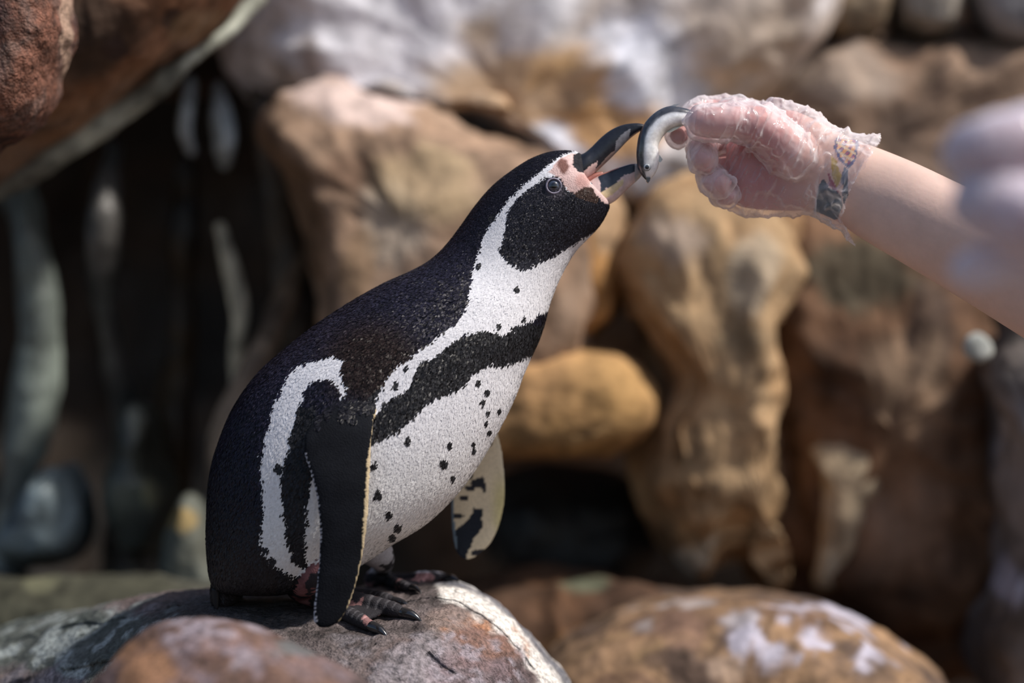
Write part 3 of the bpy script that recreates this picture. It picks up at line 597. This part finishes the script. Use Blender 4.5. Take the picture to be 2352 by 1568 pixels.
# beak
def partmesh(name, V, F, col, mat, parent, **k):
    me = mesh_of(name, V, F); bm = bmesh.new(); bm.from_mesh(me); bmesh.ops.recalc_face_normals(bm, faces=bm.faces); bm.to_mesh(me); bm.free()
    setcol(me, col); return put(me, M[mat], name, parent, **k)
UB = [(1322, 356, 1322, 432, 34), (1340, 352, 1345, 414, 33), (1358, 338, 1368, 396, 25), (1378, 318, 1394, 372, 20), (1402, 299, 1420, 346, 17), (1430, 287, 1442, 323, 14), (1458, 283, 1463, 306, 11), (1476, 285, 1477, 299, 8), (1487, 290, 1484, 300, 5), (1492, 297, 1488, 303, 2)]
V, F, U = loft([r+(0.,) for r in UB], 140, 90, e=.9)
Q = unP(V); n = fbm(V, 60, 4, 90)
col = np.tile([.014, .016, .024], (len(V), 1))*(1+.5*n[:, None])
low = np.cos(U[:, 1])
edge = (low > .72+.2*n) & (Q[:, 0] < 1470); col[edge] = [.30, .22, .20]
pk = (Q[:, 0] < 1366+n*20) & (low > .2+.3*n) & (Q[:, 0] > 1300); col[pk] = [.60, .42, .40]
gs = (np.abs(Q[:, 0]-1432+low*4) < 16) & (low > .0+n*.4); col[gs] = [.22, .22, .25]
partmesh('upper_beak', V, F, col, 'beak', penguin)
LB = [(1322, 438, 1362, 462, 34), (1345, 420, 1392, 470, 33), (1368, 405, 1412, 462, 27), (1395, 394, 1430, 445, 21), (1425, 383, 1449, 427, 16), (1450, 376, 1464, 414, 12), (1466, 377, 1473, 404, 8), (1476, 383, 1478, 394, 4)]
V, F, U = loft([r+(0.,) for r in LB], 140, 90, e=.9)
Q = unP(V); n = fbm(V, 60, 4, 91); low = np.cos(U[:, 1])
col = np.tile([.62, .47, .46], (len(V), 1))*(1+.12*n[:, None])
dk = (Q[:, 0] > 1378+10*n) & (low < .1+.3*n) & (low > -.93) & (Q[:, 0] < 1462); col[dk] = [.022, .03, .045]
yw = (Q[:, 0] > 1362) & (Q[:, 0] < 1432) & (low > .05) & (low < .55+.2*n); col[yw] = [.60, .48, .30]
rd = (low < -.9) & (Q[:, 0] < 1420); col[rd] = [.42, .18, .14]
gy = Q[:, 0] > 1458; col[gy] = [.45, .42, .42]
partmesh('lower_beak', V, F, col, 'beak', penguin)
V, F, U = loft([(1330, 408, 1336, 436, 18, 0.), (1348, 402, 1352, 426, 17, 0.), (1366, 396, 1370, 412, 12, 0.), (1384, 394, 1386, 402, 5, 0.)], 20, 20)
partmesh('tongue', V, F, np.tile([.38, .15, .12], (len(V), 1)), 'beak', penguin)
# eyes
bvb = BVHTree.FromPolygons([tuple(v) for v in bw], [tuple(x) for x in quad.tolist()])
for sgn in (-1, 1):
    c = None
    org = Vector((0, -D0, ZC)); d = (Vector(P(1272, 427, 0))-org).normalized()
    h = bvb.ray_cast(org, d); hp = np.array(h[0]) if h[0] else P(1272, 427, -.036)
    hn = np.array([0.12, -1, .1]); hn /= np.linalg.norm(hn)
    if sgn > 0: hp = hp*np.array([1, -1, 1]); hn = hn*np.array([1, -1, 1])
    X = np.cross([0, 0, 1.], hn); X /= np.linalg.norm(X); Y = np.cross(hn, X)
    R_ = 15/PXM; V = []; nn, mm = 16, 32
    for i in range(1, nn):
        a = i/nn*math.pi
        for j in range(mm):
            b = j/mm*2*math.pi; V.append(hp-hn*R_*.35+hn*math.cos(a)*R_*.8+(X*math.cos(b)+Y*math.sin(b))*math.sin(a)*R_)
    k = len(V); V += [hp-hn*R_*.35+hn*R_*.8, hp-hn*R_*1.15]; V = np.array(V)
    rr = np.hypot((V-hp)@X, (V-hp)@Y)/R_; fr = ((V-hp)@hn > -R_*.35)
    col = np.where((rr < .5)[:, None], [.003, .003, .004], [.035, .045, .075]); col = np.where((rr > .9)[:, None], [.01, .01, .012], col)
    ey = partmesh('eye', V, ringfaces(nn-1, mm, 0, k, k+1), col, 'eye', penguin)
    V = []; nn, mm = 40, 12
    for i in range(nn):
        a = i/nn*2*math.pi; ax = X*math.cos(a)+Y*math.sin(a)
        for j in range(mm):
            b = j/mm*2*math.pi; V.append(hp+ax*R_*1.12+(ax*math.cos(b)*.16+hn*math.sin(b)*.22)*R_)
    F = [(i*mm+j, i*mm+(j+1) % mm, ((i+1) % nn)*mm+(j+1) % mm, ((i+1) % nn)*mm+j) for i in range(nn) for j in range(mm)]
    partmesh('eyelid', np.array(V), F, np.tile([.24, .22, .29], (len(V), 1)), 'skinbird', ey)
# claws
for p0, d, r in claws:
    pts = [p0-d*r*1.2, p0, p0+d*.009+np.array([0, 0, .0008]), p0+d*.017-np.array([0, 0, .001]), p0+d*.021-np.array([0, 0, .0035])]
    V, F, U = tube(pts, [r*.75, r*.95, r*.8, r*.4, r*.08], 26, 16)
    partmesh('claw', V, F, np.tile([.012, .013, .016], (len(V), 1)), 'claw', penguin)
# stiff tail feathers
for i in range(7):
    x0 = 492+i*9; yy = (i-3)*.006
    V, F, U = loft([(x0-6, 1350, x0+12, 1352, 3, yy), (x0-5, 1375, x0+11, 1377, 3, yy), (x0, 1394, x0+9, 1396, 2, yy), (x0+4, 1408-abs(i-2)*5, x0+6, 1408-abs(i-2)*5, 1, yy)], 14, 10)
    partmesh('tail_feather', V, F, np.tile([.02, .019, .02], (len(V), 1)), 'feather', penguin)

# ------------------------------------------------------------------ fish
FY = -.014
FS = [(1604, 262, 1604, 282, 6), (1585, 252, 1588, 287, 10), (1562, 246, 1568, 290, 15), (1535, 244, 1545, 297, 18), (1506, 257, 1528, 308, 20), (1481, 282, 1516, 325, 21), (1467, 312, 1512, 338, 21), (1462, 342, 1514, 351, 21), (1462, 366, 1514, 370, 20), (1465, 388, 1510, 388, 18), (1473, 402, 1503, 401, 13), (1481, 411, 1495, 410, 7), (1486, 415, 1490, 415, 2)]
V, F, U = loft([r+(FY,) for r in FS], 90, 40)
N = len(V); Q_f = unP(V); bk = -np.cos(U[:, 1]); n = fbm(V, 120, 4, 95); n5 = fbm(V*np.array([1, 1, 1]), 300, 3, 96)
f = ss(.22, .5, bk+.12*n)[:, None]
side = np.array([.95, .95, .98])*(1+.18*n[:, None]); bel = np.array([.72, .70, .55])
g = ss(-.3, -.8, bk)[:, None]*ss(.62, .3, U[:, 0])[:, None]; side = side*(1-g*.6)+bel*g*.6
dark = np.array([.055, .06, .075])*(1+.6*n5[:, None]); hdk = ss(.74, .88, U[:, 0])[:, None]; dark = dark*(1-hdk*.6); f = np.maximum(f, ss(.55, .15, np.hypot(Q_f[:, 0]-1470, (Q_f[:, 1]-392)*.9)/34)[:, None])
col = side*(1-f)+dark*f
sn = (U[:, 0] > .93)[:, None]; col = np.where(sn & (n > -.2)[:, None], np.array([.05, .04, .05]), col)
me = mesh_of('fish', V, F); bm = bmesh.new(); bm.from_mesh(me); bmesh.ops.recalc_face_normals(bm, faces=bm.faces); bm.to_mesh(me); bm.free(); setcol(me, col)
fish = put(me, M['fish'], 'fish', label='small silver fish with dark back, dangling head down from the gloved fingers', cat='fish')
ec = P(1486, 384, FY-.0068)
def ball(c, r, cols, fn, sy=.6):
    V = []; nn, mm = 14, 24
    for i in range(1, nn):
        a = i/nn*math.pi
        for j in range(mm):
            b = j/mm*2*math.pi; V.append([c[0]+r*math.sin(a)*math.cos(b), c[1]-r*sy*math.cos(a), c[2]+r*math.sin(a)*math.sin(b)])
    k = len(V); V += [[c[0], c[1]-r*sy, c[2]], [c[0], c[1]+r*sy, c[2]]]; V = np.array(V)
    return V, ringfaces(nn-1, mm, 0, k, k+1)
for sg in (1, -1):
    c = ec.copy()
    if sg < 0: c[1] = 2*FY-ec[1]
    V, F = ball(c, 9/PXM, None, None); rr = np.hypot(V[:, 0]-c[0], V[:, 2]-c[2])*PXM/9
    col = np.where((rr < .45)[:, None], [.01, .01, .02], [.42, .46, .50]); col = np.where((rr > .85)[:, None], [.08, .09, .1], col)
    partmesh('eye', V, F, col, 'eye', fish)
def finm(name, pts, y, col, parent, th=.0006):
    O = np.array([P(a, b, y) for a, b in pts]); n = len(O); V = np.vstack([O-[0, th, 0], O+[0, th, 0]])
    F = [tuple(range(n)), tuple(range(2*n-1, n-1, -1))]+[(i, (i+1) % n, n+(i+1) % n, n+i) for i in range(n)]
    return partmesh(name, V, F, np.tile(col, (len(V), 1)), 'fish', parent, smooth=False)
finm('pectoral_fin', [(1508, 352), (1516, 357), (1522, 366), (1518, 372), (1510, 372)], FY-.002, [.5, .5, .5], fish)
finm('dorsal_fin', [(1528, 248), (1548, 240), (1562, 238), (1554, 243), (1545, 248)], FY, [.35, .36, .4], fish)
finm('pelvic_fin', [(1530, 304), (1548, 293), (1568, 289), (1556, 296), (1540, 304)], FY-.003, [.6, .58, .5], fish)
finm('jaw', [(1484, 408), (1494, 408), (1492, 416), (1488, 421), (1484, 417)], FY-.002, [.06, .05, .06], fish, .003)
finm('tail_fin', [(1600, 264), (1622, 256), (1632, 272), (1622, 288), (1600, 280)], FY+.004, [.3, .3, .33], fish)

# ------------------------------------------------------------------ feeding arm with a gloved hand
HT = {  # px, py, y, r
 'thumb': [(1880, 390, .0, 62), (1810, 345, -.010, 58), (1745, 292, -.022, 46), (1690, 282, -.028, 38), (1640, 281, -.030, 37), (1604, 282, -.028, 31), (1590, 281, -.026, 22)],
 'index': [(1770, 290, .03, 38), (1700, 262, .042, 28), (1640, 252, .038, 25), (1600, 262, .026, 24), (1575, 292, .010, 22), (1556, 316, -.004, 20)],
 'middle': [(1770, 330, .03, 36), (1690, 318, .04, 28), (1640, 322, .030, 28), (1612, 336, .006, 28), (1616, 362, -.014, 29), (1624, 380, -.018, 24)],
 'ring': [(1775, 380, .03, 36), (1700, 372, .04, 28), (1655, 385, .028, 27), (1636, 405, .006, 27), (1650, 422, -.012, 26), (1668, 420, -.016, 20)],
 'little': [(1780, 425, .03, 34), (1710, 420, .036, 25), (1672, 432, .022, 24), (1660, 446, .004, 22), (1676, 452, -.010, 20)]}
PALM = [(1668, 330, 1672, 455, 20, .012), (1700, 312, 1700, 474, 36, .012), (1750, 268, 1752, 482, 46, .012), (1810, 252, 1812, 484, 54, .008), (1870, 274, 1862, 484, 60, .002), (1925, 303, 1893, 494, 62, -.004), (1975, 325, 1925, 510, 66, -.008), (2030, 345, 1975, 545, 76, -.012),
        (2110, 378, 2060, 596, 88, -.024), (2210, 425, 2180, 668, 100, -.04), (2352, 490, 2330, 762, 112, -.065), (2540, 560, 2500, 870, 124, -.10), (2800, 660, 2740, 1000, 134, -.15), (3100, 800, 3010, 1150, 140, -.2), (3400, 900, 3320, 1310, 160, -.22)]
hp_ = []
for nm, pts in HT.items(): hp_.append(ptube(pts, n=30, m=22)[:2])
pal = loft(PALM, 110, 48)[:2]
arm = remesh(hp_+[pal], .0014, 6, .5)
V = verts(arm); Q = unP(V); n = fbm(V, 35, 4, 100)[:, None]; n2 = fbm(V, 120, 3, 101)[:, None]
col = np.array([.72, .51, .44])*(1+.10*n)
hand = ss(1900, 1780, Q[:, 0])[:, None]; col = col*(1-hand)+np.array([.64, .37, .35])*(1+.16*n)*hand
rdp = ss(90, 30, np.hypot(Q[:, 0]-1735, (Q[:, 1]-375)*.7))[:, None]; col = col*(1-rdp*.6)+np.array([.50, .13, .14])*rdp*.6
# tattoo on the near side of the wrist
near = (V[:, 1] < 0); jn = n[:, 0]*14
def tat(poly, c):
    global col
    m = (sdf(Q, poly)+jn*.6 > 0) & near; col = np.where(m[:, None], np.array(c)*(1+.4*n2), col)
tat([(1918, 312), (1975, 318), (1968, 372), (1950, 392), (1925, 372), (1912, 340)], (.10, .12, .26))
m = (sdf(Q, [(1922, 316), (1965, 320), (1966, 362), (1948, 384), (1928, 362), (1918, 338)])+jn*.3 > 0) & near
sa = np.sin((Q[:, 0]*.8+Q[:, 1]*.5)*.42+n2[:, 0]*1.5); sb = np.sin((Q[:, 0]*.5-Q[:, 1]*.8)*.38+n[:, 0]*2)
col = np.where((m & (sa > .1))[:, None], [.70, .36, .14], col); col = np.where((m & (sb > .55))[:, None], [.66, .55, .38], col)
col = np.where((m & (sa < -.5) & (sb < .2))[:, None], [.30, .07, .16], col)
tat([(1905, 352), (1925, 368), (1936, 405), (1922, 432), (1908, 402)], (.56, .40, .08))
tat([(1900, 385), (1910, 405), (1924, 440), (1914, 448), (1902, 425)], (.42, .05, .12))
tat([(1936, 370), (1952, 392), (1942, 432), (1930, 420)], (.06, .10, .20))
tat([(1892, 405), (1904, 430), (1928, 445), (1938, 470), (1924, 505), (1890, 505), (1866, 490), (1872, 445)], (.02, .05, .075))
tat([(1936, 425), (1948, 405), (1946, 450), (1936, 480)], (.05, .09, .12))
setcol(arm, col)
person = put(arm, M['skin'], 'person', label='bare forearm and clear-gloved hand reaching in from the right, pinching the fish', cat='person')
# glove: a loose crumpled skin of film over the hand
gp = []
infl = {'thumb': 4, 'index': 5, 'middle': 5, 'ring': 6, 'little': 7}
for nm, pts in HT.items(): gp.append(ptube([(a-1, b, y, r+infl[nm]) for a, b, y, r in pts], n=30, m=22)[:2])
gl = [(1650, 322, 1654, 458, 22, .010), (1700, 300, 1698, 484, 44, .010), (1750, 238, 1752, 492, 54, .010), (1810, 240, 1812, 494, 62, .006), (1870, 264, 1860, 494, 68, .0), (1925, 294, 1890, 504, 70, -.006), (1975, 308, 1918, 522, 75, -.010), (2030, 318, 1952, 545, 86, -.014), (2080, 335, 1990, 575, 94, -.018)]
gp.append(loft(gl, 60, 48)[:2])
gp.append(ptube([(1660, 246, .01, 12), (1700, 243, .01, 15), (1740, 245, .01, 14)], n=16, m=14)[:2])
glv = remesh(gp, .0014, 3, .5)
V = verts(glv); N = vnormals(glv)
Rt = V@np.array([[.9, 0, .43], [0, 1, 0], [-.43, 0, .9]])*np.array([1.5, 1, .7])
wr = ss(.1, .95, fbm(Rt, 34, 2, 110, True))*1.6+.5*fbm(Rt, 25, 3, 115); wr2 = ss(.2, .95, fbm(Rt, 75, 2, 111, True))*1.5
Q = unP(V)
loose = .6+.4*ss(1640, 1720, Q[:, 0])
V2 = V+N*((.0026*wr+.0014*wr2)*loose+.0004)[:, None]
glv.vertices.foreach_set('co', V2.astype(np.float32).ravel())
# open cuff: cut away everything past a ragged line
Q = unP(V2)
line = (Q[:, 0]-np.interp(Q[:, 1], [300, 325, 360, 400, 450, 500, 535, 560], [2028, 2024, 2000, 1975, 1950, 1934, 1950, 1965]))+6*fbm(V2, 60, 2, 112)
bm = bmesh.new(); bm.from_mesh(glv); bm.verts.ensure_lookup_table()
bmesh.ops.delete(bm, geom=[v for v in bm.verts if line[v.index] > 0], context='VERTS')
bm.to_mesh(glv); bm.free()
setcol(glv, np.tile([.9, .9, .9], (len(glv.vertices), 1)))
put(glv, M['glove'], 'glove', person, label='loose crumpled clear plastic glove')

# blurred gloved hand close to the camera, right edge
HY = -.82
H2 = [[(2640, 300, HY, 70), (2480, 300, HY, 54), (2370, 330, HY-.01, 52), (2280, 348, HY-.01, 48), (2220, 360, HY+.01, 40)],
      [(2680, 560, HY, 80), (2540, 540, HY-.02, 60), (2430, 520, HY-.03, 58), (2330, 485, HY-.02, 54), (2245, 450, HY, 46)],
      [(2680, 640, HY+.05, 60), (2560, 640, HY+.06, 46), (2480, 640, HY+.06, 40), (2420, 630, HY+.05, 34)],
      [(2700, 720, HY+.08, 56), (2600, 720, HY+.09, 42), (2540, 700, HY+.08, 36)],
      [(2680, 300, HY+.06, 50), (2560, 270, HY+.06, 42), (2440, 290, HY+.05, 38)]]
h2 = [ptube(p, n=24, m=20)[:2] for p in H2]
h2.append(loft([(2560, 280, 2560, 680, 40, HY), (2680, 250, 2680, 740, 60, HY), (2850, 330, 2850, 740, 66, HY), (3000, 380, 3000, 700, 64, HY+.02), (3400, 400, 3400, 760, 80, HY+.05)], 40, 40)[:2])
hm = remesh(h2, .0016, 6, .5)
V = verts(hm); n = fbm(V, 40, 3, 120)[:, None]; setcol(hm, np.array([.60, .34, .33])*(1+.12*n))
p2 = put(hm, M['skin'], 'person', label='blurred hand in a clear glove held close to the camera at the right edge', cat='person')
h3 = [ptube([(a-5, b, y, r+5) for a, b, y, r in p], n=24, m=20)[:2] for p in H2]
h3.append(loft([(2540, 262, 2540, 700, 46, HY), (2680, 236, 2680, 756, 68, HY), (2850, 315, 2850, 756, 74, HY), (3000, 366, 3000, 716, 72, HY+.02)], 40, 40)[:2])
h3.append(ptube([(2480, 620, HY, 34), (2330, 600, HY, 26), (2250, 615, HY, 30), (2205, 620, HY, 26)], n=20, m=16)[:2])
g2 = remesh(h3, .0018, 3, .5); V = verts(g2); N = vnormals(g2)
g2.vertices.foreach_set('co', (V+N*(.0022*fbm(V*np.array([1, 1, .6]), 55, 3, 121, True))[:, None]).astype(np.float32).ravel())
setcol(g2, np.tile([.9, .9, .9], (len(V), 1)))
put(g2, M['glove_thick'], 'glove', p2, label='clear plastic glove')
